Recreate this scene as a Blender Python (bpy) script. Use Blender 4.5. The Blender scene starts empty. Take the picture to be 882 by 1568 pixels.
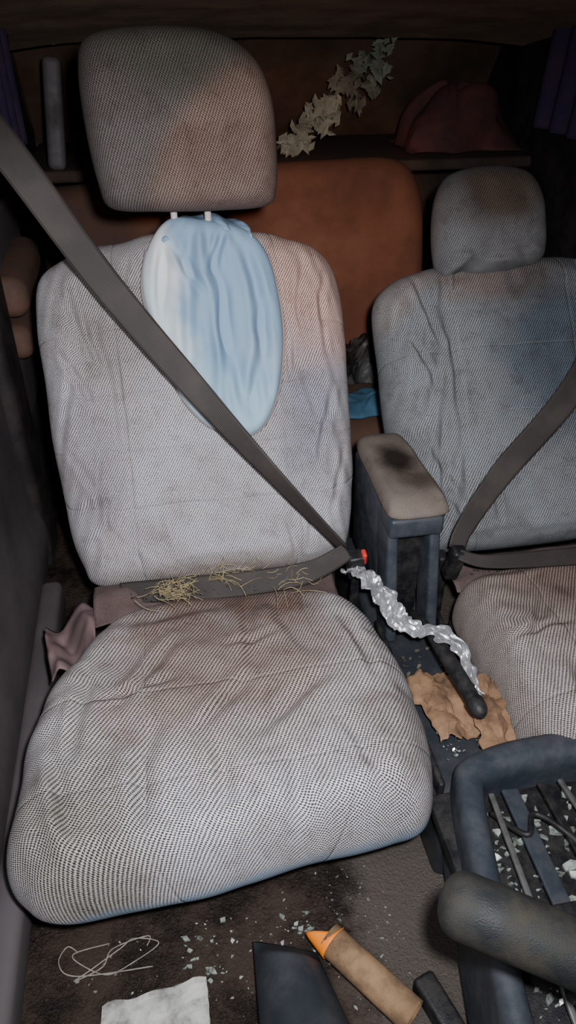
import bpy, bmesh, math, random
from mathutils import Vector, Matrix, noise
random.seed(7)
S = bpy.context.scene
COL = S.collection

# ---------------------------------------------------------------- node helpers
class NT:
    def __init__(s, name, rough=0.7, spec=0.3):
        s.m = bpy.data.materials.new(name); s.m.use_nodes = True
        s.t = s.m.node_tree; s.t.nodes.clear()
        s.out = s.t.nodes.new('ShaderNodeOutputMaterial')
        s.b = s.t.nodes.new('ShaderNodeBsdfPrincipled')
        s.t.links.new(s.b.outputs[0], s.out.inputs[0])
        s.b.inputs['Roughness'].default_value = rough
        s.b.inputs['Specular IOR Level'].default_value = spec
        s.tc = s.t.nodes.new('ShaderNodeTexCoord')
    def put(s, sock, v):
        if isinstance(v, bpy.types.NodeSocket): s.t.links.new(v, sock)
        elif v is not None:
            if isinstance(v, (tuple, list)) and len(v) == 3 and sock.type == 'RGBA': v = (*v, 1)
            sock.default_value = v
    def math(s, op, a, b=None, c=None, clamp=False):
        n = s.t.nodes.new('ShaderNodeMath'); n.operation = op; n.use_clamp = clamp
        s.put(n.inputs[0], a)
        if b is not None: s.put(n.inputs[1], b)
        if c is not None: s.put(n.inputs[2], c)
        return n.outputs[0]
    def noise(s, scale, detail=3, rough=0.5, vec=None, dist=0.0):
        n = s.t.nodes.new('ShaderNodeTexNoise')
        n.inputs['Scale'].default_value = scale; n.inputs['Detail'].default_value = detail
        n.inputs['Roughness'].default_value = rough; n.inputs['Distortion'].default_value = dist
        s.put(n.inputs['Vector'], vec if vec is not None else s.tc.outputs['Object'])
        return n.outputs['Fac']
    def ramp(s, f, lo, hi, a=0.0, b=1.0):
        n = s.t.nodes.new('ShaderNodeMapRange'); n.interpolation_type = 'SMOOTHSTEP'
        s.put(n.inputs[0], f); n.inputs[1].default_value = lo; n.inputs[2].default_value = hi
        n.inputs[3].default_value = a; n.inputs[4].default_value = b
        return n.outputs[0]
    def mix(s, f, a, b, mode='MIX'):
        n = s.t.nodes.new('ShaderNodeMix'); n.data_type = 'RGBA'; n.blend_type = mode
        s.put(n.inputs[0], f); s.put(n.inputs[6], a); s.put(n.inputs[7], b)
        return n.outputs[2]
    def bump(s, h, strength=0.3, dist=0.002):
        n = s.t.nodes.new('ShaderNodeBump'); n.inputs['Strength'].default_value = strength
        n.inputs['Distance'].default_value = dist
        s.put(n.inputs['Height'], h); s.t.links.new(n.outputs[0], s.b.inputs['Normal'])
    def color(s, v): s.put(s.b.inputs['Base Color'], v)
    def sep(s, v):
        n = s.t.nodes.new('ShaderNodeSeparateXYZ'); s.put(n.inputs[0], v); return n.outputs

def plastic(name, c1, c2, rough=0.5, scale=30, bump=0.15, spec=0.4, gscale=400, metal=0.0):
    k = NT(name, rough, spec)
    n = k.noise(scale, 5, 0.65)
    k.color(k.mix(k.ramp(n, 0.35, 0.7), c1, c2))
    g = k.noise(gscale, 2)
    k.b.inputs['Metallic'].default_value = metal
    k.put(k.b.inputs['Roughness'], k.ramp(n, 0.3, 0.7, max(0.05, rough-0.08), min(1, rough+0.2)))
    k.bump(g, bump, 0.001)
    return k.m

def tweed(name, light, dark, px=0.0046, py=0.0036, vseams=(), hseams=(), zones=(), hem=None, grime=0.6):
    """woven cloth in UV metres; zones=(cu,cv,ru,rv,color,strength)"""
    k = NT(name, 0.95, 0.12)
    UVc = k.tc.outputs['UV']
    uv = k.sep(UVc); u, v = uv[0], uv[1]
    n0 = k.noise(70, 2, 0.5, UVc)
    wob = k.math('MULTIPLY', k.math('SUBTRACT', n0, 0.5), 4.0)
    ph = k.math('ADD', k.math('MULTIPLY', u, 2*math.pi/px), wob)
    pv = k.math('ADD', k.math('MULTIPLY', v, 2*math.pi/py), wob)
    row = k.math('ADD', ph, k.math('MULTIPLY', pv, 0.5))
    w = k.math('MULTIPLY', k.math('SINE', row), k.math('SINE', pv))
    w2 = k.math('ADD', k.math('MULTIPLY', w, 0.5), 0.5)
    fine = k.noise(520, 2, 0.6, UVc)
    f = k.math('ADD', k.math('MULTIPLY', w2, 0.7), k.math('MULTIPLY', fine, 0.6))
    col = k.mix(k.ramp(f, 0.48, 0.82), dark, light)
    big = k.noise(9, 5, 0.65, UVc)
    big2 = k.noise(23, 4, 0.7, UVc)
    col = k.mix(k.ramp(big, 0.35, 0.7, 0.0, grime), col, (0.62, 0.56, 0.52), 'MULTIPLY')
    col = k.mix(k.ramp(big2, 0.48, 0.75, 0.0, grime), col, (0.52, 0.46, 0.42), 'MULTIPLY')
    for (cu, cv, ru, rv, c, st) in zones:
        a = k.math('DIVIDE', k.math('SUBTRACT', u, cu), ru)
        b = k.math('DIVIDE', k.math('SUBTRACT', v, cv), rv)
        d = k.math('SQRT', k.math('ADD', k.math('MULTIPLY', a, a), k.math('MULTIPLY', b, b)))
        d = k.math('ADD', d, k.math('MULTIPLY', k.math('SUBTRACT', big, 0.5), 1.3))
        col = k.mix(k.ramp(d, 0.25, 1.0, st, 0.0), col, c, 'MULTIPLY')
    h = k.math('MULTIPLY', f, 0.35)
    for (seams, ax) in ((vseams, u), (hseams, v)):
        for c in seams:
            wv = k.math('MULTIPLY', k.math('SUBTRACT', k.noise(6, 2, 0.5, UVc), 0.5), 0.02)
            d = k.math('ABSOLUTE', k.math('ADD', k.math('SUBTRACT', ax, c), wv))
            g = k.ramp(d, 0.0, 0.0045, 1.0, 0.0)
            h = k.math('SUBTRACT', h, k.math('MULTIPLY', g, 1.2))
            col = k.mix(k.math('MULTIPLY', k.ramp(d, 0.0, 0.0012, 1.0, 0.0), 0.3), col, (0.25, 0.23, 0.22))
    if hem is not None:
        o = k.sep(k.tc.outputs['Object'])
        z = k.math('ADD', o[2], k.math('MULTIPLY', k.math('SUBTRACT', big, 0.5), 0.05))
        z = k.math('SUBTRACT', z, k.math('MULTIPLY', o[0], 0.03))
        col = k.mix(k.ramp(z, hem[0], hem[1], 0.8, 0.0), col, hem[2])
    k.color(col); k.bump(h, 0.6, 0.0018)
    return k.m

# ---------------------------------------------------------------- mesh helpers
def empty(name, loc=(0, 0, 0)):
    e = bpy.data.objects.new(name, None); e.empty_display_size = 0.05
    COL.objects.link(e); return e

def mkobj(name, verts, faces, mat, parent=None, smooth=True, uvs=None):
    me = bpy.data.meshes.new(name); me.from_pydata([tuple(v) for v in verts], [], faces)
    if uvs is not None:
        ul = me.uv_layers.new(name='UVMap')
        for l in me.loops: ul.data[l.index].uv = uvs[l.vertex_index]
    me.materials.append(mat)
    if smooth: me.shade_smooth()
    me.update()
    o = bpy.data.objects.new(name, me); COL.objects.link(o)
    if parent: o.parent = parent
    return o

def catmull(pts, n, closed=True):
    P = [Vector(p) for p in pts]; N = len(P); out = []
    segs = N if closed else N-1
    per = 40
    for i in range(segs):
        if closed: p0, p1, p2, p3 = P[(i-1) % N], P[i], P[(i+1) % N], P[(i+2) % N]
        else: p0, p1, p2, p3 = P[max(i-1, 0)], P[i], P[i+1], P[min(i+2, N-1)]
        for j in range(per):
            t = j/per
            out.append(0.5*((2*p1)+(-p0+p2)*t+(2*p0-5*p1+4*p2-p3)*t*t+(-p0+3*p1-3*p2+p3)*t**3))
    if closed: out.append(out[0].copy())
    else: out.append(P[-1].copy())
    L = [0]
    for i in range(1, len(out)): L.append(L[-1]+(out[i]-out[i-1]).length)
    res = []; m = n if closed else n-1; k = 0
    for i in range(n):
        s = L[-1]*i/m
        while k < len(L)-2 and L[k+1] < s: k += 1
        t = (s-L[k])/max(1e-9, L[k+1]-L[k])
        res.append(out[k].lerp(out[k+1], min(1, max(0, t))))
    return res

def pillow(name, outline, Tf, Tb, mat, disp=None, c=None, rf=0.22, crown=0.015, NR=70, NA=300, parent=None, mw=None, ragged=0.0):
    ol = catmull([(p[0], p[1], 0) for p in outline], NA)
    if ragged:
        ol = [p*(1+ragged*noise.noise(Vector((p.x*14, p.y*14, 3.3)))) for p in ol]
    if c is None:
        c = (sum(p.x for p in ol)/NA, sum(p.y for p in ol)/NA)
    C = Vector((c[0], c[1], 0))
    def prof(r, T):
        if r > 1-rf: return T*math.sqrt(max(0, 1-((r-(1-rf))/rf)**2))
        return T
    V = []; UV = []; F = []
    rs = [1-(1-i/NR)**1.7 for i in range(NR+1)]
    V.append(C+Vector((0, 0, Tf+crown+(disp(C.x, C.y, 0, 1) if disp else 0)))); UV.append((C.x, C.y))
    prevp = [V[0].copy()]*NA; cum = [0.0]*NA
    def ring(r, side):
        nonlocal prevp
        np_ = []
        for j in range(NA):
            d = ol[j]-C; p = C+d*r
            if side > 0: z = prof(r, Tf)+crown*(1-r*r)
            else: z = -prof(r, Tb)
            if disp: z += disp(p.x, p.y, r, side)*(min(1, (1-r)*8) if side < 0 else 1)
            q = Vector((p.x, p.y, z)); V.append(q); np_.append(q)
            cum[j] += (q-prevp[j]).length
            dn = d.normalized(); UV.append((C.x+dn.x*cum[j], C.y+dn.y*cum[j]))
        prevp = np_
    for i in range(1, NR+1): ring(rs[i], 1)
    NB_ = NR//2
    for i in range(NB_-1, 0, -1): ring(1-(1-i/NB_)**1.7, -1)
    tot = NR+NB_-1
    for j in range(NA): F.append((0, 1+j, 1+(j+1) % NA))
    for i in range(tot-1):
        a = 1+i*NA; b = 1+(i+1)*NA
        for j in range(NA):
            k = (j+1) % NA; F.append((a+j, b+j, b+k, a+k))
    V.append(C+Vector((0, 0, -Tb))); UV.append((C.x, C.y)); last = len(V)-1
    a = 1+(tot-1)*NA
    for j in range(NA): F.append((a+j, last, a+(j+1) % NA))
    area = sum(ol[j].x*ol[(j+1) % NA].y-ol[(j+1) % NA].x*ol[j].y for j in range(NA))
    if area < 0: F = [tuple(reversed(f)) for f in F]
    o = mkobj(name, V, F, mat, parent, True, UV)
    if mw is not None: o.matrix_world = mw
    return o

def frame(origin, A, B):
    A = Vector(A).normalized(); B = Vector(B).normalized(); N = A.cross(B)
    M = Matrix.Identity(4)
    for i in range(3):
        M[i][0] = A[i]; M[i][1] = B[i]; M[i][2] = N[i]; M[i][3] = origin[i]
    return M

def rbox(name, size, loc, mat, r=0.01, parent=None, rot=(0, 0, 0), fn=None, seg=4):
    bm = bmesh.new(); bmesh.ops.create_cube(bm, size=1)
    for v in bm.verts: v.co = Vector((v.co.x*size[0], v.co.y*size[1], v.co.z*size[2]))
    if fn:
        for v in bm.verts: v.co = Vector(fn(v.co))
    if r > 0: bmesh.ops.bevel(bm, geom=bm.edges[:], offset=r, segments=seg, profile=0.5, affect='EDGES', clamp_overlap=True)
    me = bpy.data.meshes.new(name); bm.to_mesh(me); bm.free()
    me.materials.append(mat); me.shade_smooth()
    o = bpy.data.objects.new(name, me); COL.objects.link(o)
    o.location = loc; o.rotation_euler = rot
    if parent: o.parent = parent
    return o

def tube(name, pts, rad, mat, parent=None, n=60, k=14, closed=False, flat=1.0, up=(0, 0, 1)):
    P = catmull(pts, n, closed); V = []; F = []
    for i, p in enumerate(P):
        if closed: t = P[(i+1) % n]-P[(i-1) % n]
        else: t = P[min(i+1, n-1)]-P[max(i-1, 0)]
        t.normalize(); a = t.cross(Vector(up))
        if a.length < 1e-4: a = t.cross(Vector((1, 0, 0)))
        a.normalize(); b = a.cross(t)
        f = i/(n-1); r = rad(f) if callable(rad) else rad
        for j in range(k):
            th = 2*math.pi*j/k; V.append(p+a*math.cos(th)*r+b*math.sin(th)*r*flat)
    for i in range(n if closed else n-1):
        A = i*k; B = ((i+1) % n)*k
        for j in range(k): F.append((A+j, A+(j+1) % k, B+(j+1) % k, B+j))
    if not closed:
        F.append(tuple(range(k-1, -1, -1))); F.append(tuple((n-1)*k+j for j in range(k)))
    return mkobj(name, V, F, mat, parent)

def ribbon(name, pts, widths, normals, mat, parent=None, n=90, th=0.0012, wk=9, sag=0.0):
    P = catmull(pts, n, False)
    V = []; F = []; UV = []; s = 0
    m = len(pts)
    for i, p in enumerate(P):
        t = (P[min(i+1, n-1)]-P[max(i-1, 0)]).normalized()
        f = i/(n-1)*(m-1); a = min(int(f), m-2); g = f-a
        nn = Vector(normals[a]).lerp(Vector(normals[a+1]), g).normalized()
        side = t.cross(nn).normalized(); nn = side.cross(t).normalized()
        w = widths[a]*(1-g)+widths[a+1]*g
        if i: s += (P[i]-P[i-1]).length
        for sd in (1, -1):
            for q in range(wk):
                x = q/(wk-1)*2-1
                V.append(p+side*x*w/2*sd+nn*(th*sd+sag*(1-x*x))); UV.append((x*w/2, s))
    k = 2*wk
    for i in range(n-1):
        for j in range(k):
            F.append((i*k+j, i*k+(j+1) % k, (i+1)*k+(j+1) % k, (i+1)*k+j))
    F.append(tuple(range(k-1, -1, -1))); F.append(tuple((n-1)*k+j for j in range(k)))
    return mkobj(name, V, F, mat, parent, True, UV)

def sheet(name, fn, nu, nv, mat, parent=None, smooth=True, th=0.0):
    V = []; F = []; UV = []
    for i in range(nu+1):
        for j in range(nv+1):
            u, v = i/nu, j/nv; p = Vector(fn(u, v)); V.append(p); UV.append((p.x, p.y))
    for i in range(nu):
        for j in range(nv):
            a = i*(nv+1)+j; F.append((a, a+nv+1, a+nv+2, a+1))
    o = mkobj(name, V, F, mat, parent, smooth, UV)
    if th:
        md = o.modifiers.new('thick', 'SOLIDIFY'); md.thickness = th
    return o

def nz(x, y, z=0, s=1.0): return noise.noise(Vector((x*s, y*s, z)))

# ---------------------------------------------------------------- materials
LT = (0.72, 0.71, 0.74); DK = (0.05, 0.048, 0.053)
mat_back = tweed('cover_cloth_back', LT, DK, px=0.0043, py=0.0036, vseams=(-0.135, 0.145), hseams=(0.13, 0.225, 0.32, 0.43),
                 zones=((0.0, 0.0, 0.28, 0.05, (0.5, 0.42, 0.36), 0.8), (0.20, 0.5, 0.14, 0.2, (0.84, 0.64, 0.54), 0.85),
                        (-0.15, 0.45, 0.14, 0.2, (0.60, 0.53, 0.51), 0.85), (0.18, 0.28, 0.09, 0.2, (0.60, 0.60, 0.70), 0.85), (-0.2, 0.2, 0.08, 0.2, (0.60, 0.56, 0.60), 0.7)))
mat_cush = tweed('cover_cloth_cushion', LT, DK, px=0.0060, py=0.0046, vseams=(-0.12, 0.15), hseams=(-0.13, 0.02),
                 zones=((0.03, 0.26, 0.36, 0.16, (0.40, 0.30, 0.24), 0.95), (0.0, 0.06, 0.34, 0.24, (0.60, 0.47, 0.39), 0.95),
                        (-0.22, -0.2, 0.15, 0.20, (0.50, 0.48, 0.40), 0.9), (0.24, -0.10, 0.10, 0.12, (0.62, 0.55, 0.51), 0.8)),  # lower-left zone: olive dirt plus dimmer light put into the colour
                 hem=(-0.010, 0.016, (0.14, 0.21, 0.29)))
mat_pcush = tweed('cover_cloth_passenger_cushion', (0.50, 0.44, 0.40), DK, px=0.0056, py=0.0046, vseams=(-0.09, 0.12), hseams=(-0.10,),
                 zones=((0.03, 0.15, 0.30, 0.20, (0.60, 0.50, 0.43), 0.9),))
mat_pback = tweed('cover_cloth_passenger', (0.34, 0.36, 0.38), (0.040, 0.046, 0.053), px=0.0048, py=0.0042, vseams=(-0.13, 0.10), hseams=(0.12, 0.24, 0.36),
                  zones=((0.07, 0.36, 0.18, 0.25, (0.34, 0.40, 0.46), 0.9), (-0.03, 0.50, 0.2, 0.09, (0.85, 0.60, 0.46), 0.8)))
mat_head = tweed('cover_cloth_headrest', (0.175, 0.155, 0.145), (0.040, 0.036, 0.034), px=0.0044, py=0.005,
                 zones=((0.0, 0.10, 0.20, 0.10, (0.60, 0.62, 0.54), 0.85),))
mat_phead = tweed('cover_cloth_headrest_small', (0.22, 0.22, 0.225), (0.05, 0.05, 0.055), px=0.0045, py=0.004,
                  zones=((0.0, 0.05, 0.14, 0.09, (0.45, 0.33, 0.24), 0.95),))
mat_under = tweed('underside_fabric', (0.17, 0.125, 0.115), (0.06, 0.045, 0.045), px=0.003, py=0.003)
mat_arm = tweed('armrest_cloth', (0.21, 0.175, 0.15), (0.105, 0.088, 0.076), px=0.003, py=0.003,
                zones=((0.0, 0.0, 0.045, 0.08, (0.10, 0.085, 0.075), 0.95), (0.02, -0.06, 0.05, 0.04, (0.35, 0.29, 0.26), 0.8)))
mat_plg = plastic('plastic_slate', (0.025, 0.032, 0.043), (0.048, 0.052, 0.060), 0.5, 25)
mat_pls = plastic('plastic_slate_dark', (0.020, 0.024, 0.030), (0.034, 0.037, 0.042), 0.42, 15)
mat_plb = plastic('plastic_black', (0.008, 0.008, 0.010), (0.024, 0.022, 0.021), 0.5, 45, 0.4)
mat_knob = plastic('knob_leatherette', (0.013, 0.015, 0.0165), (0.034, 0.031, 0.024), 0.62, 22, 0.6, 0.25, 700)
mat_door = plastic('door_vinyl', (0.070, 0.062, 0.066), (0.092, 0.080, 0.083), 0.6, 5)
mat_dark = plastic('dark_trim', (0.018, 0.015, 0.016), (0.034, 0.027, 0.026), 0.6, 12)
mat_pillar = plastic('pillar_trim', (0.11, 0.10, 0.105), (0.06, 0.052, 0.055), 0.6, 12)
mat_chrome = NT('chrome', 0.3); mat_chrome.b.inputs['Metallic'].default_value = 0.4; mat_chrome.color((0.7, 0.7, 0.72)); mat_chrome = mat_chrome.m
mat_rail = plastic('dull_steel', (0.22, 0.22, 0.22), (0.08, 0.075, 0.07), 0.4, 30, 0.1, 0.5, 400, 0.6)
mat_red = plastic('red_button', (0.6, 0.04, 0.03), (0.4, 0.03, 0.03), 0.4)
mat_bench = plastic('bench_vinyl', (0.165, 0.065, 0.034), (0.10, 0.042, 0.026), 0.8, 4, 0.3)
mat_bench2 = plastic('bench_vinyl_dark', (0.06, 0.032, 0.024), (0.095, 0.048, 0.032), 0.8, 6, 0.3)
mat_dbrown = plastic('door_armrest_brown', (0.12, 0.065, 0.045), (0.075, 0.042, 0.034), 0.7, 10)
mat_head_l = plastic('headliner', (0.46, 0.32, 0.23), (0.28, 0.195, 0.145), 0.9, 9, 0.4)
mat_rear = plastic('rear_trim_brown', (0.060, 0.038, 0.028), (0.032, 0.022, 0.018), 0.8, 7)
mat_maroon = plastic('maroon_cloth', (0.095, 0.032, 0.028), (0.05, 0.024, 0.024), 0.9, 10)
mat_purple = plastic('purple_reflection', (0.028, 0.022, 0.065), (0.065, 0.036, 0.075), 0.9, 10)  # reflection colour for the side-window sheets
mat_glass = plastic('night_glass', (0.060, 0.040, 0.028), (0.11, 0.066, 0.045), 0.4, 4, 0.0, 0.4)
mat_bag = plastic('dusty_debris', (0.075, 0.068, 0.050), (0.028, 0.025, 0.02), 0.6, 22, 0.2)
mat_leaf = plastic('dry_leaf', (0.24, 0.25, 0.19), (0.06, 0.062, 0.045), 0.7, 7, 0.2)
mat_white = plastic('silver_foil_film', (0.74, 0.75, 0.78), (0.38, 0.39, 0.42), 0.25, 30, 0.1, 0.6, 400, 0.75)
mat_kraft = plastic('kraft_paper', (0.27, 0.155, 0.085), (0.11, 0.065, 0.038), 0.85, 25, 0.3)
mat_card = plastic('cardboard', (0.30, 0.185, 0.10), (0.15, 0.095, 0.055), 0.85, 40, 0.3)
mat_orange = plastic('orange_plastic', (0.95, 0.25, 0.01), (0.8, 0.2, 0.02), 0.5)
mat_paper = plastic('booklet_paper', (0.50, 0.50, 0.47), (0.08, 0.08, 0.07), 0.7, 24)
mat_string = plastic('white_string', (0.30, 0.265, 0.23), (0.16, 0.14, 0.125), 0.9, 60)
mat_straw = plastic('straw', (0.40, 0.32, 0.17), (0.17, 0.135, 0.07), 0.8, 40)
mat_bluebag = plastic('blue_rag', (0.05, 0.14, 0.22), (0.03, 0.08, 0.13), 0.7, 20)
mat_shard = plastic('glass_crumbs', (0.33, 0.37, 0.33), (0.05, 0.058, 0.05), 0.12, 120, 0.0, 0.8)
mat_mauve = plastic('mauve_flap', (0.17, 0.11, 0.11), (0.10, 0.07, 0.07), 0.8, 20)
k = NT('floor_carpet', 0.9, 0.2)
nf = k.noise(10, 6, 0.7); ng = k.noise(220, 3, 0.7)
ox = k.sep(k.tc.outputs['Object'])
c = k.mix(k.ramp(nf, 0.38, 0.62), (0.012, 0.008, 0.006), (0.045, 0.031, 0.024))
c = k.mix(k.ramp(k.math('ADD', ox[0], k.math('MULTIPLY', nf, 0.2)), 0.24, 0.32), c, (0.080, 0.067, 0.058))
c = k.mix(k.ramp(ng, 0.62, 0.72, 0, 0.7), c, (0.10, 0.08, 0.065)); k.color(c); k.bump(k.math('ADD', ng, nf), 0.8, 0.006)
k.put(k.b.inputs['Roughness'], k.ramp(nf, 0.4, 0.7, 0.3, 0.95)); mat_floor = k.m
k = NT('belt_webbing', 0.6, 0.3)
uv = k.sep(k.tc.outputs['UV'])
s1 = k.math('SINE', k.math('MULTIPLY', uv[0], 2*math.pi/0.0028))
s2 = k.math('SINE', k.math('MULTIPLY', uv[1], 2*math.pi/0.002))
bc = k.mix(k.ramp(s1, -0.6, 0.9), (0.022, 0.018, 0.0165), (0.040, 0.033, 0.030))
k.color(k.mix(k.ramp(k.noise(12, 4), 0.45, 0.7, 0, 0.5), bc, (0.062, 0.050, 0.043)))
k.bump(k.math('ADD', s1, k.math('MULTIPLY', s2, 0.5)), 0.3, 0.0005); mat_belt = k.m
k = NT('blue_shirt_cloth', 0.75, 0.25)
o3 = k.sep(k.tc.outputs['Object'])
n1 = k.noise(11, 3)
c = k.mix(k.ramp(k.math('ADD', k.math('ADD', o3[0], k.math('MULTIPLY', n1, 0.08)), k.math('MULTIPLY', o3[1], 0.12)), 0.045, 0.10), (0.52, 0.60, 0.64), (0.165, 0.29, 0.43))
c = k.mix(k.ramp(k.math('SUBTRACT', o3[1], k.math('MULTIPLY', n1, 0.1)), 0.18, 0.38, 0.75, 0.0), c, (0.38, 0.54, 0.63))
k.color(c); k.bump(k.noise(500, 2), 0.15, 0.0006); mat_blue = k.m

# ---------------------------------------------------------------- seats
BO = [(-0.20, -0.012), (-0.238, 0.035), (-0.256, 0.15), (-0.264, 0.30), (-0.264, 0.44), (-0.252, 0.522), (-0.19, 0.562), (-0.09, 0.583),
      (0.02, 0.588), (0.12, 0.582), (0.20, 0.562), (0.250, 0.515), (0.264, 0.42), (0.264, 0.28), (0.260, 0.14), (0.245, 0.035), (0.20, -0.01), (0.0, -0.022)]
def creases(L):
    D = []
    for (x0, y0, x1, y1, w, d) in L:
        p = Vector((x0, y0)); q = Vector((x1, y1)); D.append((p, q-p, (q-p).length_squared, w, d))
    def f(a, b):
        v = 0; P = Vector((a+0.012*nz(a, b, 40, 10), b+0.012*nz(a, b, 50, 10)))
        for (p, e, l2, w, d) in D:
            t = (P-p).dot(e)/l2
            if t < 0 or t > 1: continue
            k = max(0, 1-abs(2*t-1)**2.5)
            r = P-(p+e*t); s = (r.x*e.y-r.y*e.x)/math.sqrt(l2)
            x = s/w
            if abs(x) > 5: continue
            v += d*k*(-math.exp(-x*x)+0.8*math.exp(-(x-1.6)**2)+0.35*math.exp(-(x+1.8)**2))
        return v
    return f
cr_b = creases([(-0.20, 0.53, -0.16, 0.36, 0.006, 0.007), (-0.235, 0.40, -0.17, 0.28, 0.006, 0.006), (-0.24, 0.25, -0.15, 0.10, 0.007, 0.005), (-0.17, 0.24, -0.19, 0.05, 0.006, 0.005),
                (0.19, 0.54, 0.17, 0.38, 0.006, 0.006), (0.22, 0.52, 0.21, 0.36, 0.005, 0.006), (0.16, 0.50, 0.155, 0.30, 0.005, 0.005), (0.225, 0.33, 0.18, 0.17, 0.006, 0.006),
                (0.24, 0.22, 0.20, 0.08, 0.006, 0.005), (-0.08, 0.03, -0.10, 0.12, 0.006, 0.004), (0.17, 0.12, 0.15, 0.02, 0.006, 0.007), (0.12, 0.10, 0.13, 0.01, 0.005, 0.005),
                (-0.20, 0.12, -0.12, 0.02, 0.008, 0.006), (-0.10, 0.56, -0.13, 0.44, 0.006, 0.006), (-0.15, 0.50, -0.13, 0.20, 0.007, 0.005), (0.0, 0.14, 0.12, 0.15, 0.005, 0.003), (-0.12, 0.16, 0.0, 0.14, 0.006, 0.003)])
cr_c = creases([(0.06, 0.22, 0.045, 0.02, 0.013, 0.005), (0.045, 0.04, -0.05, -0.07, 0.010, 0.006), (0.10, 0.20, 0.13, 0.04, 0.012, 0.005), (-0.06, 0.14, -0.16, 0.0, 0.010, 0.006),
                (0.02, -0.08, 0.16, 0.02, 0.012, 0.006), (-0.10, -0.02, -0.14, -0.20, 0.012, 0.006), (-0.02, -0.08, -0.02, -0.22, 0.012, 0.007), (0.08, -0.10, 0.06, -0.215, 0.012, 0.006),
                (0.15, -0.05, 0.19, -0.19, 0.012, 0.006), (-0.20, 0.10, -0.21, -0.10, 0.010, 0.006), (0.20, 0.14, 0.22, -0.02, 0.010, 0.006), (-0.18, 0.18, 0.02, 0.20, 0.012, 0.004),
                (-0.24, -0.05, -0.20, -0.20, 0.010, 0.006), (0.0, 0.10, 0.10, 0.12, 0.008, 0.004), (-0.20, 0.02, -0.06, 0.05, 0.008, 0.004)])
def back_disp(seed):
    def f(a, b, r, side):
        if side < 0: return 0
        e = 1-min(1, r)
        v = 0.010*nz(a, b*0.6, seed, 7)+0.0035*nz(a, b, seed+8, 19)
        sidef = min(1, max(0, (abs(a)-0.09)/0.09))
        v += 0.007*sidef*nz(a*60+b*18*(1 if a > 0 else -1), b*7, seed+3, 1)
        v += 0.005*nz(a*24, b*60, seed+5, 1)*max(0, 1-b/0.15)
        v += 0.007*nz(a*50, b*16, seed+6, 1)*max(0, (b-0.45)/0.14)
        v += 0.006*max(0, 1-abs(abs(a)-0.2)/0.06)
        v -= 0.004*math.exp(-((abs(a)-0.138)/0.008)**2)
        for s in (0.13, 0.225, 0.32, 0.43): v -= 0.0018*math.exp(-((b-s+0.01*nz(a*6, s, 2))/0.005)**2)*(abs(a) < 0.14)
        v += cr_b(a, b)*0.85
        return v*(0.25+0.75*min(1, e*7))
    return f
def seat(name, cx, base, updir, backmat, cushmat, seed, cush_outline, cush_c, cush_top, bs=1.0):
    root = empty(name)
    up = Vector(updir).normalized(); N = Vector((1, 0, 0)).cross(up)
    org = Vector((cx, base[0], base[1]))-N*0.07
    M = frame(org, (1, 0, 0), up)
    pillow('backrest', [(p[0], p[1]*bs) for p in BO], 0.07, 0.05, backmat, back_disp(seed), (0, 0.28*bs), 0.22, 0.010, 110, 480, root, M, 0.014)
    def cd(a, b, r, side):
        if side < 0: return 0
        e = 1-min(1, r)
        v = 0.013*nz(a, b, seed, 6)+0.006*nz(a, b, seed+1, 15)+0.002*nz(a, b, seed+12, 34)
        v += 0.007*nz(a*42+b*10, b*8, seed+4, 1)*max(0, min(1, (-b-0.05)/0.12))
        v += 0.004*nz(a*12, b*42, seed+14, 1)*max(0, min(1, (abs(a)-0.12)/0.12))
        v += 0.008*math.exp(-((abs(a)-0.21)/0.05)**2)
        v -= 0.022*max(0, (b-0.08)/0.2)**1.5
        v += cr_c(a, b)*1.05
        return v*(0.35+0.65*min(1, e*6))
    Mc = frame((cush_c[0], cush_c[1], cush_top-0.10), (1, 0, 0), (0, 1, 0))
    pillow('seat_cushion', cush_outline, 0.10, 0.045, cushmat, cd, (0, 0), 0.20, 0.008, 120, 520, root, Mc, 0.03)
    rbox('seat_base', (0.36, 0.32, 0.10), (cush_c[0]-0.01, cush_c[1]+0.07, 0.14), mat_plb, 0.012, root)
    rbox('seat_rail_left', (0.03, 0.36, 0.02), (cush_c[0]-0.16, cush_c[1]+0.09, 0.09), mat_plb, 0.004, root)
    rbox('seat_rail_right', (0.03, 0.36, 0.02), (cush_c[0]+0.14, cush_c[1]+0.09, 0.09), mat_plb, 0.004, root)
    for sx, nm in ((-0.19, 'hinge_left'), (0.19, 'hinge_right')):
        rbox(nm, (0.02, 0.10, 0.14), (cx+sx, base[0]+0.05, base[1]-0.10), mat_plb, 0.006, root)
    return root, M
CO = [(-0.195, 0.205), (-0.255, 0.11), (-0.290, 0.02), (-0.302, -0.08), (-0.300, -0.16), (-0.278, -0.204), (-0.235, -0.225), (-0.12, -0.229),
      (0.0, -0.218), (0.12, -0.202), (0.20, -0.195), (0.246, -0.183), (0.268, -0.13), (0.288, -0.03), (0.280, 0.09), (0.240, 0.205), (0.14, 0.262), (0.0, 0.275), (-0.12, 0.262)]
dseat, MB = seat('driver_seat', 0.055, (0.985, 0.33), (0, 0.46, 0.888), mat_back, mat_cush, 1.3, CO, (0.037, 0.713), 0.332)

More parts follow.
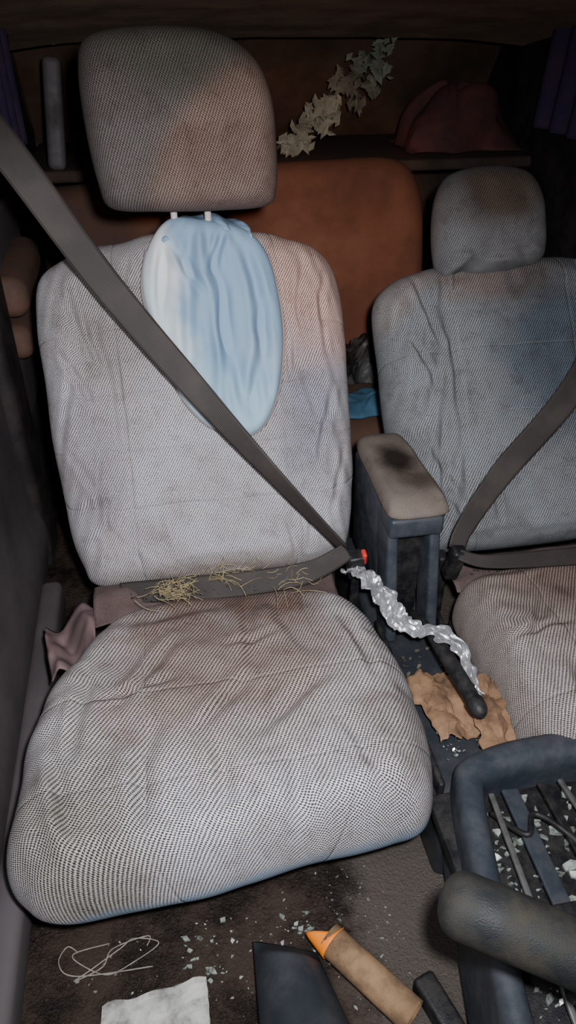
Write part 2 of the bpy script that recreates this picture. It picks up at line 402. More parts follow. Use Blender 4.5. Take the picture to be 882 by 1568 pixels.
HO = [(-0.118, -0.112), (-0.134, -0.075), (-0.142, 0.0), (-0.142, 0.07), (-0.128, 0.108), (-0.08, 0.122), (0.0, 0.124), (0.065, 0.114),
      (0.112, 0.082), (0.134, 0.03), (0.139, -0.04), (0.137, -0.095), (0.12, -0.117), (0.05, -0.121), (-0.05, -0.119)]
def hd(a, b, r, side): return (0.004*nz(a, b, 3, 14)+0.008*math.exp(-(b/0.07)**2)) if side > 0 else 0
MH = frame((0.058, 1.235, 0.998), (1, 0, 0), (0, 0.20, 0.98))
pillow('headrest', HO, 0.045, 0.05, mat_head, hd, (0, 0), 0.26, 0.008, 60, 260, dseat, MH)
for nm, x in (('left', 0.034), ('right', 0.088)):
    tube('headrest_post_'+nm, [(x, 1.232, 0.92), (x, 1.258, 0.80)], 0.0055, mat_chrome, dseat, 8)
def flap(u, v):
    x = -0.165+0.42*u; y = 0.925+0.09*v
    return (x, y-0.012*nz(x*9, 0, 5), 0.300+0.014*nz(x*14, y*20, 1)+0.014*v+0.012*math.sin(x*40)*0.3)
sheet('cover_rear_flap', flap, 80, 20, mat_under, dseat, th=0.003)
def flap2(u, v):
    x = -0.235+0.075*u; y = 0.86+0.13*v
    return (x-0.02*v*(1-u), y, 0.29+0.02*math.sin(u*7+v*3)+0.01*nz(u*4, v*5, 2)-0.04*(1-u))
sheet('cover_side_flap', flap2, 24, 24, mat_mauve, dseat, th=0.002)

# blue shirt
BL = [(-0.030, 0.592), (0.03, 0.588), (0.09, 0.572), (0.125, 0.53), (0.139, 0.455), (0.139, 0.38), (0.122, 0.30), (0.090, 0.247), (0.047, 0.238), (-0.005, 0.265),
      (-0.045, 0.325), (-0.070, 0.41), (-0.083, 0.485), (-0.070, 0.545)]
cr_s = creases([(0.03, 0.60, 0.065, 0.26, 0.012, 0.013), (0.0, 0.58, -0.025, 0.32, 0.011, 0.010), (0.09, 0.57, 0.112, 0.28, 0.010, 0.010),
                (0.05, 0.50, 0.03, 0.25, 0.008, 0.007), (-0.04, 0.58, -0.06, 0.42, 0.008, 0.009), (0.115, 0.46, 0.07, 0.25, 0.010, 0.009), (-0.03, 0.56, 0.02, 0.46, 0.007, 0.007), (0.06, 0.59, 0.03, 0.50, 0.006, 0.008)])
def bd(a, b, r, side):
    if side < 0: return 0
    an = math.atan2(a-0.03, 0.66-b)
    w = 0.0015*math.sin(an*31+4*nz(a, b, 1, 9))
    x = (w+cr_s(a, b))*min(1, (1-r)*6)+0.012*nz(a, b, 7, 12)*min(1, (1-r)*3)
    return max(x, -0.006+0.15*x)
root = empty('blue_shirt')
pillow('shirt_body', BL, 0.020, 0.004, mat_blue, bd, (0.035, 0.40), 0.12, 0.006, 90, 360, root, MB @ Matrix.Translation((0, 0, 0.080)))
def wrapf(u, v):
    a = -0.045+0.145*u; b = 0.570+0.045*v-0.02*(2*u-1)**2
    return tuple(MB @ Vector((a, b, 0.094-0.075*v*v+0.009*math.sin(u*19+v*3)+0.006*nz(u*8, v*4, 3))))
sheet('shirt_top_fold', wrapf, 60, 24, mat_blue, root, th=0.002)
rim = BL[3:]
tube('cover_opening_piping', [tuple(MB @ Vector((p[0]*1.01, p[1], 0.084))) for p in rim], 0.0022, mat_back, dseat, 120, 8)

# passenger seat
PO = [(-0.19, 0.20), (-0.205, 0.10), (-0.208, 0.0), (-0.205, -0.08), (-0.19, -0.13), (-0.15, -0.158), (-0.08, -0.165),
      (0.0, -0.168), (0.12, -0.165), (0.20, -0.15), (0.235, -0.09), (0.245, 0.0), (0.235, 0.12), (0.20, 0.20), (0.10, 0.225), (0.0, 0.23), (-0.10, 0.225)]
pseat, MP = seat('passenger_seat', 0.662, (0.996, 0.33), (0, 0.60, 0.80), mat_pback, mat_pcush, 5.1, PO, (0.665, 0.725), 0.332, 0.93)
PH = [(-0.100, -0.092), (-0.110, -0.03), (-0.102, 0.045), (-0.078, 0.088), (-0.03, 0.102), (0.03, 0.102), (0.08, 0.090), (0.106, 0.045),
      (0.112, -0.03), (0.100, -0.075), (0.06, -0.086), (0.02, -0.095), (-0.03, -0.098), (-0.065, -0.088)]
def phd(a, b, r, side): return (0.006*nz(a, b, 3, 18)+0.010*nz(a*24, b*60, 1, 1)*(1/(1+math.exp((b+0.045)*150)))) if side > 0 else 0
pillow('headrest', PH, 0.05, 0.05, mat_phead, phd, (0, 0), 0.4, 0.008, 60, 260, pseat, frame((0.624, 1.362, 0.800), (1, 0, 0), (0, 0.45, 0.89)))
tube('headrest_post_left', [(0.592, 1.36, 0.78), (0.60, 1.35, 0.68)], 0.005, mat_chrome, pseat, 8)
tube('headrest_post_right', [(0.655, 1.36, 0.78), (0.655, 1.35, 0.68)], 0.005, mat_chrome, pseat, 8)
def gapf(u, v):
    x = 0.47+0.42*u; y = 0.92+0.08*v
    return (x, y, 0.285+0.012*nz(x*14, y*30, 4)+0.01*v)
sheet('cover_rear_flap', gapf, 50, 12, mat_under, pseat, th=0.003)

# ---------------------------------------------------------------- seat belts
b1 = empty('seat_belt')
NB = (0, -0.888, 0.46)
ribbon('shoulder_strap', [(-0.30, 1.265, 1.10), (-0.195, 1.16, 0.99), (-0.078, 1.125, 0.80), (0.0655, 1.055, 0.614), (0.19, 0.985, 0.470), (0.262, 0.945, 0.392)],
       [0.05, 0.049, 0.047, 0.043, 0.032, 0.022], [(0.3, -0.8, 0.4), NB, NB, NB, (-0.5, -0.75, 0.2), (-0.8, -0.55, 0.1)], mat_belt, b1)
ribbon('lap_strap', [(0.268, 0.94, 0.388), (0.20, 0.94, 0.352), (0.10, 0.95, 0.335), (0.0, 0.965, 0.325), (-0.12, 0.985, 0.315)],
       [0.03, 0.04, 0.044, 0.042, 0.036], [(-0.3, -0.8, 0.3), (0, -0.8, 0.6), (0, -0.7, 0.8), (0, -0.6, 0.8), (0, -0.6, 0.8)], mat_belt, b1)
rbox('buckle_body', (0.03, 0.026, 0.06), (0.285, 0.947, 0.353), mat_plb, 0.006, b1, (0.3, -0.1, 0))
rbox('buckle_release_button', (0.008, 0.016, 0.026), (0.296, 0.936, 0.376), mat_red, 0.003, b1, (0.3, -0.1, 0))
rbox('buckle_stalk', (0.016, 0.012, 0.13), (0.292, 0.965, 0.27), mat_plb, 0.004, b1, (0.1, 0, 0))
b2 = empty('seat_belt.001')
NP = (0, -0.8, 0.6)
ribbon('shoulder_strap', [(0.97, 1.34, 0.93), (0.84, 1.21, 0.76), (0.714, 1.085, 0.60), (0.56, 1.01, 0.468), (0.480, 0.955, 0.40), (0.462, 0.935, 0.372)],
       [0.048, 0.048, 0.048, 0.047, 0.044, 0.03], [NP, NP, NP, NP, NP, NP], mat_belt, b2)
ribbon('lap_strap', [(0.458, 0.915, 0.375), (0.50, 0.90, 0.366), (0.60, 0.895, 0.362), (0.72, 0.895, 0.36), (0.92, 0.93, 0.34)],
       [0.020, 0.028, 0.032, 0.034, 0.034], [(0, -0.6, 0.8)]*5, mat_belt, b2)
rbox('buckle_body', (0.026, 0.026, 0.07), (0.459, 0.93, 0.345), mat_plb, 0.006, b2, (0.2, 0.1, 0))

# ---------------------------------------------------------------- centre console
con = empty('centre_console')
LO = [(-0.040, -0.126), (-0.050, -0.10), (-0.048, 0.0), (-0.046, 0.09), (-0.034, 0.122), (0.0, 0.128), (0.034, 0.122), (0.046, 0.09), (0.050, 0.0), (0.053, -0.10), (0.044, -0.126), (0.0, -0.131)]
pillow('armrest_lid', LO, 0.022, 0.010, mat_arm, lambda a, b, r, s: (0.002*nz(a, b, 1, 30) if s > 0 else 0), (0, 0), 0.3, 0.004, 40, 200, con, frame((0.370, 1.022, 0.480), (1, 0, 0), (0, 1, 0)))
def tap(c):
    f = 0.5-c.z/0.20
    return (c.x*(1-0.12*f), c.y, c.z)
rbox('armrest_bin', (0.088, 0.18, 0.215), (0.369, 1.045, 0.365), mat_plg, 0.010, con, (0, 0, 0), tap)
rbox('bin_slot_back', (0.060, 0.02, 0.20), (0.369, 0.948, 0.34), mat_plb, 0.003, con)
for sx in (-0.036, 0.036):
    rbox('bin_leg_'+('left' if sx < 0 else 'right'), (0.019, 0.06, 0.235), (0.369+sx, 0.915, 0.348), mat_plg, 0.006, con, (-0.22, 0, 0))
rbox('bin_front_bridge', (0.092, 0.06, 0.038), (0.369, 0.925, 0.455), mat_plg, 0.008, con)
rbox('tunnel_base', (0.125, 0.66, 0.15), (0.375, 0.86, 0.155), mat_pls, 0.015, con)
rbox('tray_rim_left', (0.010, 0.34, 0.03), (0.320, 0.74, 0.238), mat_plb, 0.004, con)
rbox('tray_rim_right', (0.010, 0.34, 0.03), (0.432, 0.74, 0.238), mat_plb, 0.004, con)
outer = catmull([(0.326, 0.550, 0), (0.350, 0.584, 0), (0.43, 0.602, 0), (0.55, 0.598, 0), (0.592, 0.56, 0), (0.600, 0.40, 0), (0.600, 0.16, 0), (0.56, 0.10, 0), (0.30, 0.10, 0), (0.262, 0.13, 0), (0.270, 0.26, 0), (0.300, 0.42, 0)], 200)
inner = catmull([(0.358, 0.522, 0), (0.375, 0.545, 0), (0.43, 0.556, 0), (0.53, 0.552, 0), (0.560, 0.52, 0), (0.566, 0.40, 0), (0.566, 0.22, 0), (0.53, 0.16, 0), (0.33, 0.16, 0), (0.303, 0.19, 0), (0.308, 0.28, 0), (0.334, 0.42, 0)], 200)
V = []; F = []
prof = [(0, 0.13-0.30), (0, -0.024), (0.02, -0.014), (0.12, -0.005), (0.3, 0.0), (0.65, 0.0), (0.85, -0.004), (0.97, -0.012), (1.0, -0.03), (1.0, -0.075)]
for (t, dz) in prof:
    for j in range(200):
        p = outer[j].lerp(inner[j], t); V.append(Vector((p.x, p.y, 0.298+dz)))
for i in range(len(prof)-1):
    for j in range(200):
        q = (j+1) % 200; F.append((i*200+j, (i+1)*200+j, (i+1)*200+q, i*200+q))
mkobj('gear_surround', V, F, mat_plg, con)
rbox('gear_well_floor', (0.28, 0.42, 0.02), (0.440, 0.36, 0.225), mat_plb, 0.003, con)
for i, (x, w) in enumerate(((0.368, 0.008), (0.402, 0.024), (0.455, 0.012), (0.49, 0.008))):
    rbox('gate_rail_%d' % i, (w, 0.28, 0.006), (x, 0.40, 0.258+0.003*i), (mat_rail, mat_plg, mat_plb, mat_rail)[i], 0.002, con, (0.03, 0.1*i, 0.06*(i-1)))
rbox('gate_crossbar', (0.17, 0.022, 0.016), (0.43, 0.37, 0.268), mat_plb, 0.004, con)
tube('gate_cable', [(0.37, 0.52, 0.25), (0.395, 0.47, 0.272), (0.42, 0.50, 0.265), (0.45, 0.46, 0.27), (0.50, 0.38, 0.25)], 0.004, mat_plb, con, 60, 10)
hb = empty('handbrake_lever')
tube('lever_arm', [(0.368, 0.90, 0.275), (0.371, 0.82, 0.315), (0.378, 0.73, 0.325), (0.388, 0.64, 0.322)],
     lambda f: 0.008 if f < 0.45 else 0.0105+0.0015*math.sin((f-0.45)*5), mat_plb, hb, 60, 18)
tube('grip_cap', [(0.387, 0.650, 0.322), (0.389, 0.632, 0.321), (0.390, 0.622, 0.3205)], lambda f: 0.0135*math.sqrt(max(0.05, 1-f**3)), mat_plb, hb, 14, 20)
gs = empty('gear_selector')
def kr(f):
    r = 0.031
    if f < 0.14: r *= math.sqrt(max(0.0, 1-((0.14-f)/0.14)**2.4))*0.98+0.02
    if f > 0.3: r *= 1-0.12*(f-0.3)
    if f > 0.92: r *= math.sqrt(max(0.02, 1-((f-0.92)/0.085)**2))
    return r
tube('selector_grip', [(0.204, 0.330, 0.452), (0.25, 0.300, 0.450), (0.30, 0.268, 0.446), (0.36, 0.230, 0.438)], kr, mat_knob, gs, 110, 40)
tube('selector_stem', [(0.335, 0.245, 0.435), (0.352, 0.262, 0.36), (0.375, 0.30, 0.235)], 0.011, mat_plb, gs, 30, 16)

# ---------------------------------------------------------------- shell
def fl(u, v):
    x = -0.34+1.42*u; y = -0.1+2.7*v
    return (x, y, 0.076+0.006*nz(x, y, 1, 9))
sheet('floor', fl, 120, 200, mat_floor, th=0.02)
d1 = empty('door_1')
def doorp(sgn, X0):
    def f(u, v):
        y = -0.05+1.50*u; z = 0.06+0.74*v
        bulge = 0.045*math.exp(-((z-0.52)/0.05)**2)*(1/(1+math.exp((y-1.0)*25)))+0.03*math.exp(-((z-0.18)/0.10)**2)+0.012*math.exp(-((z-0.70)/0.03)**2)
        return (X0+sgn*bulge*0.8, y, z)
    return f
sheet('inner_panel', doorp(1, -0.325), 60, 70, mat_door, d1, th=0.02)
rbox('door_pull', (0.03, 0.22, 0.035), (-0.285, 0.75, 0.56), mat_plb, 0.012, d1)
rbox('sill_step', (0.045, 1.3, 0.07), (-0.287, 0.60, 0.115), mat_door, 0.015, d1)
rbox('window_frame_top', (0.03, 1.5, 0.04), (-0.30, 0.70, 1.20), mat_dark, 0.01, d1)
rbox('window_1', (0.006, 1.36, 0.40), (-0.335, 0.64, 0.995), mat_glass, 0.002)
rbox('trim_1', (0.05, 0.14, 1.14), (-0.325, 1.44, 0.65), mat_dark, 0.02)
d2 = empty('door_2')
sheet('inner_panel', doorp(-1, 1.045), 60, 70, mat_door, d2, th=-0.02)
rbox('door_pull', (0.03, 0.22, 0.035), (1.0, 0.75, 0.56), mat_plb, 0.012, d2)
rbox('window_2', (0.006, 1.36, 0.40), (1.055, 0.64, 0.995), mat_glass, 0.002)
rbox('trim_2', (0.05, 0.14, 1.14), (1.045, 1.44, 0.65), mat_dark, 0.02)
# rear left door trim: rounded armrest + lower pocket
d3 = empty('door_3')
rbox('armrest_pad', (0.075, 0.30, 0.085), (-0.300, 1.66, 0.665), mat_dbrown, 0.032, d3, (0.06, 0, 0), None, 8)
rbox('pocket_lid', (0.060, 0.26, 0.075), (-0.305, 1.66, 0.560), mat_dbrown, 0.028, d3, (0.04, 0, 0), None, 8)
rbox('door_skin', (0.020, 0.42, 0.42), (-0.325, 1.70, 0.58), mat_door, 0.008, d3)
def ceil(u, v):
    x = -0.36+1.46*u; y = 0.55+1.75*v
    return (x, y, 1.225-0.16*v*v-0.03*(2*u-1)**4+0.003*nz(x, y, 1, 8))
sheet('ceiling', ceil, 60, 70, mat_head_l, th=-0.02)
rbox('wall_left', (0.03, 1.20, 1.10), (-0.348, 2.10, 0.62), mat_dark, 0.01)
rbox('wall_right', (0.03, 1.20, 1.10), (1.085, 2.10, 0.62), mat_dark, 0.01)
rbox('wall_back', (1.44, 0.03, 0.76), (0.37, 2.62, 0.45), mat_rear, 0.01)
rbox('window_3', (1.395, 0.008, 0.46), (0.37, 2.46, 0.98), mat_glass, 0.002, None, (0.62, 0, 0))
rbox('trim_3', (0.045, 0.05, 0.25), (-0.215, 2.13, 0.915), mat_pillar, 0.015, None, (-0.15, 0.10, 0))
rb = empty('rear_bench_seat')
def bb(nm, x0, x1, z0, z1, y0, mat, lean=0.25):
    w = (x1-x0)/2; h = (z1-z0)/2
    ol = [(-w, -h*0.9), (-w, 0), (-w, h*0.75), (-w*0.9, h*0.97), (0, h*1.02), (w*0.72, h), (w*0.98, h*0.68), (w*1.03, 0), (w, -h*0.9), (w*0.9, -h), (0, -h), (-w*0.9, -h)]
    pillow(nm, ol, 0.05, 0.05, mat, lambda a, b, r, s: 0.008*nz(a, b, x0, 8) if s > 0 else 0, (0, 0), 0.2, 0.01, 30, 160, rb,
           frame(((x0+x1)/2, y0, (z0+z1)/2), (1, 0, 0), (0, lean, 1)))
bb('backrest_left', -0.28, 0.18, 0.34, 0.78, 1.96, mat_bench2)
bb('backrest_centre', 0.19, 0.70, 0.34, 0.82, 1.93, mat_bench)
bb('backrest_right', 0.74, 1.05, 0.34, 0.74, 1.95, mat_bench2)
rbox('bench_cushion', (1.24, 0.48, 0.16), (0.40, 1.68, 0.27), mat_bench2, 0.05, rb, (0.08, 0, 0))
rbox('bench_plinth', (1.2, 0.40, 0.13), (0.40, 1.70, 0.14), mat_dark, 0.01, rb)
rbox('parcel_shelf', (1.38, 0.48, 0.03), (0.37, 2.32, 0.78), mat_rear, 0.01)
def crumpf(cx, cy, cz, sx, sy, h, seed, fr):
    def f(u, v):
        x = (u-0.5)*sx; y = (v-0.5)*sy; e = max(0, 1-((2*u-1)**2))*max(0, 1-((2*v-1)**2))
        q = abs(noise.noise(Vector((u*fr, v*fr, seed))))+0.5*abs(noise.noise(Vector((u*fr*2.3, v*fr*2.3, seed))))
        return (cx+x+0.15*sx*nz(u*4, v*4, seed), cy+y+0.15*sy*nz(u*4, v*4, seed+5), cz+h*e*(0.6+0.8*q))
    return f
def crump(name, cx, cy, cz, sx, sy, h, mat, seed, n=34, fr=9, smooth=False, parent=None):
    return sheet(name, crumpf(cx, cy, cz, sx, sy, h, seed, fr), n, n, mat, parent, smooth, 0.0015)
# leafy branch lying up against the rear window
lp = empty('leafy_branch')
stem = [(0.34, 2.16, 0.815), (0.42, 2.20, 0.86), (0.49, 2.24, 0.92), (0.56, 2.27, 0.975), (0.65, 2.30, 1.01)]
tube('main_stem', stem, lambda f: 0.006*(1-0.7*f), mat_bag, lp, 40, 8)
SP = catmull(stem, 40, False)
V = []; F = []
for q in range(13):
    i = 3+q*3 if 3+q*3 < 39 else 38
    base = SP[i]; side = 1 if q % 2 else -1
    tw = Vector((0.05*random.uniform(0.4, 1.2), random.uniform(-0.04, 0.02), side*0.05*random.uniform(0.5, 1.2)))
    tip = base+tw
    if tip.z < 0.81: tip.z = 0.81
    tube('twig_%d' % q, [tuple(base), tuple(base.lerp(tip, 0.5)+Vector((0, -0.006, 0))), tuple(tip)], 0.002, mat_bag, lp, 8, 6)
    for m in range(15):
        p = base.lerp(tip, random.uniform(0.1, 1.1))+Vector((random.gauss(0, .012), random.gauss(-.01, .008), random.gauss(0, .012)))
        if p.z < 0.81: p.z = 0.812
        a = random.uniform(0, 6.28); L = random.uniform(0.010, 0.024); W = L*random.uniform(0.4, 0.6)
        d = Vector((math.cos(a), random.uniform(-.3, .3), math.sin(a))).normalized(); s = d.cross(Vector((random.uniform(-.5, .5), -1, random.uniform(-.2, .8)))).normalized(); n_ = d.cross(s)
        i0 = len(V)
        V += [p-d*L, p-s*W+n_*W*0.3, p+s*W+n_*W*0.3, p+d*L, p-n_*0.001]
        F += [(i0, i0+1, i0+4), (i0, i0+4, i0+2), (i0+1, i0+3, i0+4), (i0+4, i0+3, i0+2)]
mkobj('leaves', V, F, mat_leaf, lp, False)
crump('folded_maroon_blanket', 0.90, 2.27, 0.80, 0.34, 0.24, 0.19, mat_maroon, 8, 50, 2, True)
def refl_sheet(x0, sg, y0, y1):  # added wavy sheets imitating purple reflections at the side windows
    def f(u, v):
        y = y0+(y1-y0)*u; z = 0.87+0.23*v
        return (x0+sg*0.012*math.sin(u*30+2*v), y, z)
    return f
sheet('window_reflection_sheet', refl_sheet(-0.285, 1, 1.60, 2.05), 90, 20, mat_purple, th=0.002)
sheet('window_reflection_sheet.001', refl_sheet(1.04, 1, 1.60, 2.05), 90, 20, mat_purple, th=0.002)
crump('blue_rag', 0.45, 1.53, 0.355, 0.20, 0.13, 0.035, mat_bluebag, 12, 30, 2, True)
crump('black_plastic_bag', 0.50, 1.70, 0.365, 0.20, 0.16, 0.10, mat_plb, 17, 26, 3, False)

# ---------------------------------------------------------------- loose items
V = []; F = []
def strand(p, d, L, r, bend):
    i0 = len(V); d = d.normalized(); s = d.cross(Vector((0, 0, 1)))
    if s.length < 1e-3: s = Vector((1, 0, 0))
    s.normalize(); t = s.cross(d)
    for i in range(6):
        f = i/5; c_ = p+d*(L*f)+s*(bend*f*f)+t*(bend*0.5*math.sin(f*3))
        for j in range(4):
            th = j*math.pi/2; V.append(c_+s*math.cos(th)*r+t*math.sin(th)*r)
    for i in range(5):
        for j in range(4):
            F.append((i0+i*4+j, i0+i*4+(j+1) % 4, i0+(i+1)*4+(j+1) % 4, i0+(i+1)*4+j))
for i in range(120):
    cl = random.random()
    if cl < 0.45: x, y = random.gauss(-0.035, 0.020), 0.935+random.uniform(-0.02, 0.02)
    elif cl < 0.75: x, y = random.gauss(0.06, 0.04), 0.955+random.uniform(-0.012, 0.02)
    else: x, y = random.gauss(0.16, 0.025), 0.93+random.uniform(-0.03, 0.04)
    a = random.gauss(0.2, 0.9)
    strand(Vector((x, y, 0.345+random.uniform(-0.006, 0.014))), Vector((math.cos(a), math.sin(a)*0.6, random.uniform(-0.12, 0.2))), random.uniform(0.012, 0.050), 0.0006, random.uniform(-0.02, 0.02))
mkobj('straw_pile', V, F, mat_straw)

def shards(name, regs, mat, zf):
    V = []; F = []
    for (x0, x1, y0, y1, n, smin, smax) in regs:
        for _ in range(n):
            x = random.uniform(x0, x1); y = random.uniform(y0, y1); s = smin+(smax-smin)*random.random()**2.5
            z = zf(x, y)+s*0.25
            i0 = len(V); kk = random.choice((4, 5, 6)); ph = random.random()*6; tx = random.uniform(-0.7, 0.7); ty = random.uniform(-0.7, 0.7)
            for lv in (-1, 1):
                for j in range(kk):
                    th = ph+2*math.pi*j/kk; rr = s*(0.7+0.3*math.sin(j*2.3+ph)); dx = rr*math.cos(th); dy = rr*math.sin(th)*0.7
                    V.append(Vector((x+dx, y+dy, z+lv*s*0.22+dx*tx+dy*ty)))
            F.append(tuple(i0+j for j in range(kk-1, -1, -1))); F.append(tuple(i0+kk+j for j in range(kk)))
            for j in range(kk): F.append((i0+j, i0+(j+1) % kk, i0+kk+(j+1) % kk, i0+kk+j))
    return mkobj(name, V, F, mat, None, False)
FZ = lambda x, y: fl((x+0.34)/1.42, (y+0.1)/2.7)[2]+0.001
shards('broken_glass_crumbs', [(-0.22, 0.24, 0.33, 0.53, 120, 0.0010, 0.0045), (-0.06, 0.12, 0.42, 0.53, 80, 0.0018, 0.0085), (0.08, 0.25, 0.44, 0.57, 70, 0.001, 0.0045)], mat_shard, FZ)
shards('broken_glass_crumbs.001', [(0.33, 0.55, 0.20, 0.54, 420, 0.002, 0.013)], mat_shard, lambda x, y: 0.238)
shards('broken_glass_crumbs.002', [(0.34, 0.43, 0.61, 0.67, 60, 0.002, 0.007)], mat_shard, lambda x, y: 0.244)
shards('dry_debris_crumbs', [(0.33, 0.43, 0.72, 0.84, 60, 0.002, 0.007)], mat_bag, lambda x, y: 0.24)
shards('dry_debris_crumbs.001', [(0.50, 0.86, 0.925, 0.975, 160, 0.0015, 0.005)], mat_bag, lambda x, y: 0.306)
shards('dry_debris_crumbs.002', [(-0.10, 0.22, 0.925, 0.965, 110, 0.001, 0.003)], mat_bag, lambda x, y: 0.338)

# torn foil strip
pts = [(0.272, 0.945, 0.352), (0.290, 0.905, 0.362), (0.310, 0.86, 0.352), (0.322, 0.82, 0.340), (0.345, 0.79, 0.338), (0.372, 0.765, 0.350), (0.396, 0.735, 0.340), (0.412, 0.68, 0.292)]
P = catmull(pts, 110, False); V = []; F = []
for i, p in enumerate(P):
    t = (P[min(i+1, 109)]-P[max(i-1, 0)]).normalized(); s = t.cross(Vector((0.30*math.sin(i*0.09), -0.45, 1))).normalized()
    fr = i/109
    w = (0.018 if fr < 0.45 else 0.0125)+0.010*nz(i*0.17, 0, 3)-0.009*max(0, fr-0.8)/0.2
    amp = 0.011*(1-fr)**1.5+0.0025
    for j in range(13):
        x = j/12*2-1
        V.append(p+s*x*w+Vector((0.006*nz(i*0.2, x*2, 1), 0.004*nz(i*0.3, x*2, 9), amp*nz(i*0.16, x*1.6, 6)+0.45*amp*nz(i*0.42, x*3, 2))))
for i in range(109):
    for j in range(12):
        a = i*13+j; F.append((a, a+13, a+14, a+1))
o = mkobj('torn_foil_strip', V, F, mat_white, None, False); md = o.modifiers.new('t', 'SOLIDIFY'); md.thickness = 0.0006

# crumpled kraft paper
kp = empty('crumpled_kraft_paper')
def kraft(nm, cx, cy, cz, sx, sy, rot, seed, n=26):
    cr, sr = math.cos(rot), math.sin(rot)
    vor = [(random.random(), random.random(), random.uniform(-1, 1), random.uniform(-1, 1), random.uniform(0, 0.024)) for _ in range(18)]
    def f(u, v):
        x = (u-0.5)*sx; y = (v-0.5)*sy
        h = max(zz+(u-a)*gx*0.07+(v-b)*gy*0.07-0.16*((u-a)**2+(v-b)**2) for (a, b, gx, gy, zz) in vor)
        x += 0.010*nz(u*7, v*7, seed); y += 0.010*nz(u*7, v*7, seed+4)
        return (cx+x*cr-y*sr, cy+x*sr+y*cr, cz+max(0, h))
    sheet(nm, f, n, n, mat_kraft, kp, False, 0.0008)
kraft('sheet_large', 0.370, 0.705, 0.246, 0.080, 0.13, 0.15, 21)
kraft('sheet_small', 0.425, 0.665, 0.258, 0.055, 0.14, -0.15, 27)
rs = empty('string_loop')
pp = []
for i in range(14):
    a = i*0.83; pp.append((-0.15+0.066*math.cos(a)*(0.65+0.35*math.sin(i*1.7)), 0.500+0.020*math.sin(a*1.3+0.4), 0.085+0.002*math.sin(i)))
tube('string_coil', pp, 0.0009, mat_string, rs, 320, 6)
tube('string_tail', [(-0.20, 0.515, 0.085), (-0.215, 0.525, 0.085), (-0.225, 0.505, 0.085), (-0.20, 0.485, 0.085), (-0.10, 0.480, 0.085)], 0.0009, mat_string, rs, 80, 6)
bk = empty('paper_booklet')
def pg(z0, sd):
    def f(u, v):
        return (-0.165+0.135*u+0.004*nz(u*3, v*3, sd, 3), 0.31+0.130*v+0.01*u+0.005*nz(u*5, 1, sd), z0+0.012*abs(nz(u*3, v*3, sd))+0.004*u*v)
    return f
sheet('booklet_pages', pg(0.088, 1), 16, 16, mat_paper, bk, th=0.006)
sheet('booklet_cover', pg(0.092, 4), 16, 16, mat_paper, bk, False, 0.0008)
ct = empty('cardboard_tube')
a0 = Vector((0.137, 0.462, 0.113)); a1 = Vector((0.222, 0.354, 0.108))
N_ = 40; V = []; F = []
ax = (a1-a0).normalized(); s = ax.cross(Vector((0, 0, 1))).normalized(); t = s.cross(ax)
for (p, r) in ((a0, 0.0215), (a1, 0.0215), (a1, 0.019), (a0, 0.019)):
    for j in range(N_):
        th = 2*math.pi*j/N_; V.append(p+s*math.cos(th)*r+t*math.sin(th)*r)
for i in range(4):
    for j in range(N_):
        F.append((i*N_+j, ((i+1) % 4)*N_+j, ((i+1) % 4)*N_+(j+1) % N_, i*N_+(j+1) % N_))
mkobj('tube_wall', V, F, mat_card, ct)
V = []; F = []
for i in range(13):
    for j in range(7):
        th = math.radians(-60+220*i/12); q = j/6
        r = 0.0235*(1-0.25*q)
        V.append(a0+ax*(0.010-0.036*q*(0.55+0.45*math.sin(i*0.45)))+s*math.cos(th)*r*1.0+t*math.sin(th)*r)
for i in range(12):
    for j in range(6):
        a = i*7+j; F.append((a, a+7, a+8, a+1))
o = mkobj('orange_tip', V, F, mat_orange, ct); md = o.modifiers.new('t', 'SOLIDIFY'); md.thickness = 0.001
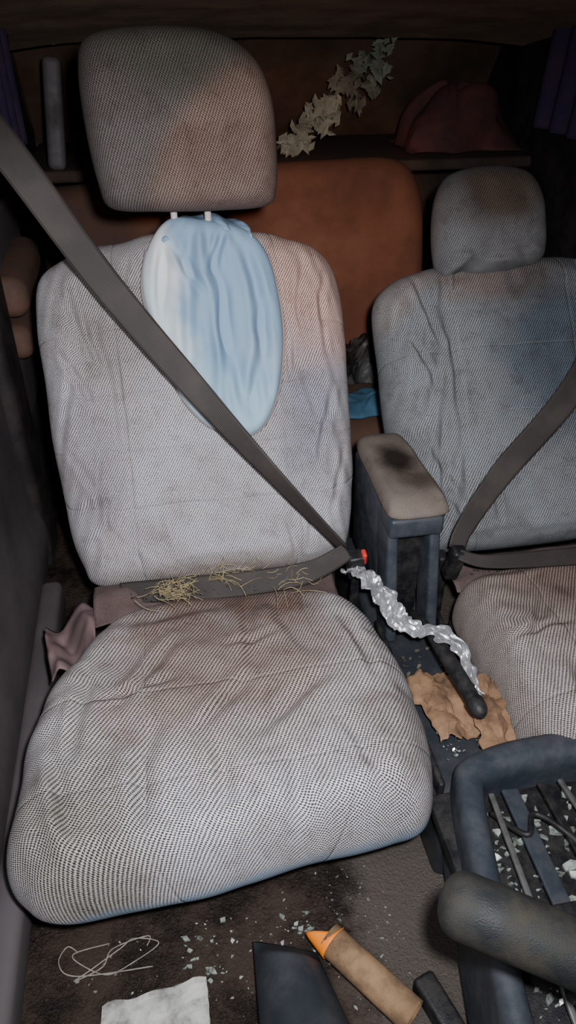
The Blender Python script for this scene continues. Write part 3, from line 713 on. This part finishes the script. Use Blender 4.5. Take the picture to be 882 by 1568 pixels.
def tp(u, v):
    w = 0.042+0.028*(1-v)
    x = 0.078+0.016*(1-v)+(u-0.5)*2*w; y = 0.29+0.195*v-0.03*u*v
    return (x, y, 0.086+0.060*(1-abs(2*u-1)**2.5)**0.7*(0.55+0.45*(1-v))*min(1, (1-v)*7+0.12)+0.006)
sheet('plastic_trim_cover', tp, 50, 60, mat_pls, th=0.004)
rbox('black_plastic_bracket', (0.03, 0.10, 0.03), (0.262, 0.350, 0.10), mat_plb, 0.006, None, (0, 0, 0.3))

# ---------------------------------------------------------------- camera & lights
cam = bpy.data.cameras.new('camera'); co = bpy.data.objects.new('camera', cam); COL.objects.link(co)
co.location = (0, 0, 1.15); co.rotation_euler = (math.radians(55), 0, math.radians(-10))
cam.sensor_fit = 'VERTICAL'; cam.sensor_height = 24; cam.lens = 24*1371/1920; cam.clip_start = 0.01
S.camera = co
def spot(name, loc, target, ang, blend, size, power, col):
    l = bpy.data.lights.new(name, 'SPOT'); l.spot_size = math.radians(ang); l.spot_blend = blend; l.shadow_soft_size = size; l.energy = power; l.color = col
    o = bpy.data.objects.new(name, l); COL.objects.link(o); o.location = loc
    o.rotation_euler = (Vector(target)-Vector(loc)).to_track_quat('-Z', 'Y').to_euler(); return o
spot('flash_light', (0.05, 0.02, 1.19), (0.07, 0.85, 0.44), 112, 1.0, 0.02, 86, (0.97, 0.97, 1.0))
l = bpy.data.lights.new('raking_fill', 'AREA'); l.shape = 'DISK'; l.size = 0.15; l.energy = 4.5; l.color = (0.92, 0.94, 1.0)  # added fill light, rakes the cloth folds from upper left
o = bpy.data.objects.new('raking_fill', l); COL.objects.link(o); o.location = (-0.32, 0.0, 1.50)
o.rotation_euler = (Vector((0.05, 0.75, 0.4))-Vector(o.location)).to_track_quat('-Z', 'Y').to_euler()
spot('amber_reflection_spot', (0.05, 0.05, 1.16), (0.33, 1.9, 0.68), 24, 0.3, 0.01, 32, (1.0, 0.42, 0.2))  # added spot: its amber disc stands in for an orange reflection
w = bpy.data.worlds.new('night'); S.world = w; w.use_nodes = True
w.node_tree.nodes['Background'].inputs[0].default_value = (0.42, 0.30, 0.27, 1)
w.node_tree.nodes['Background'].inputs[1].default_value = 0.11
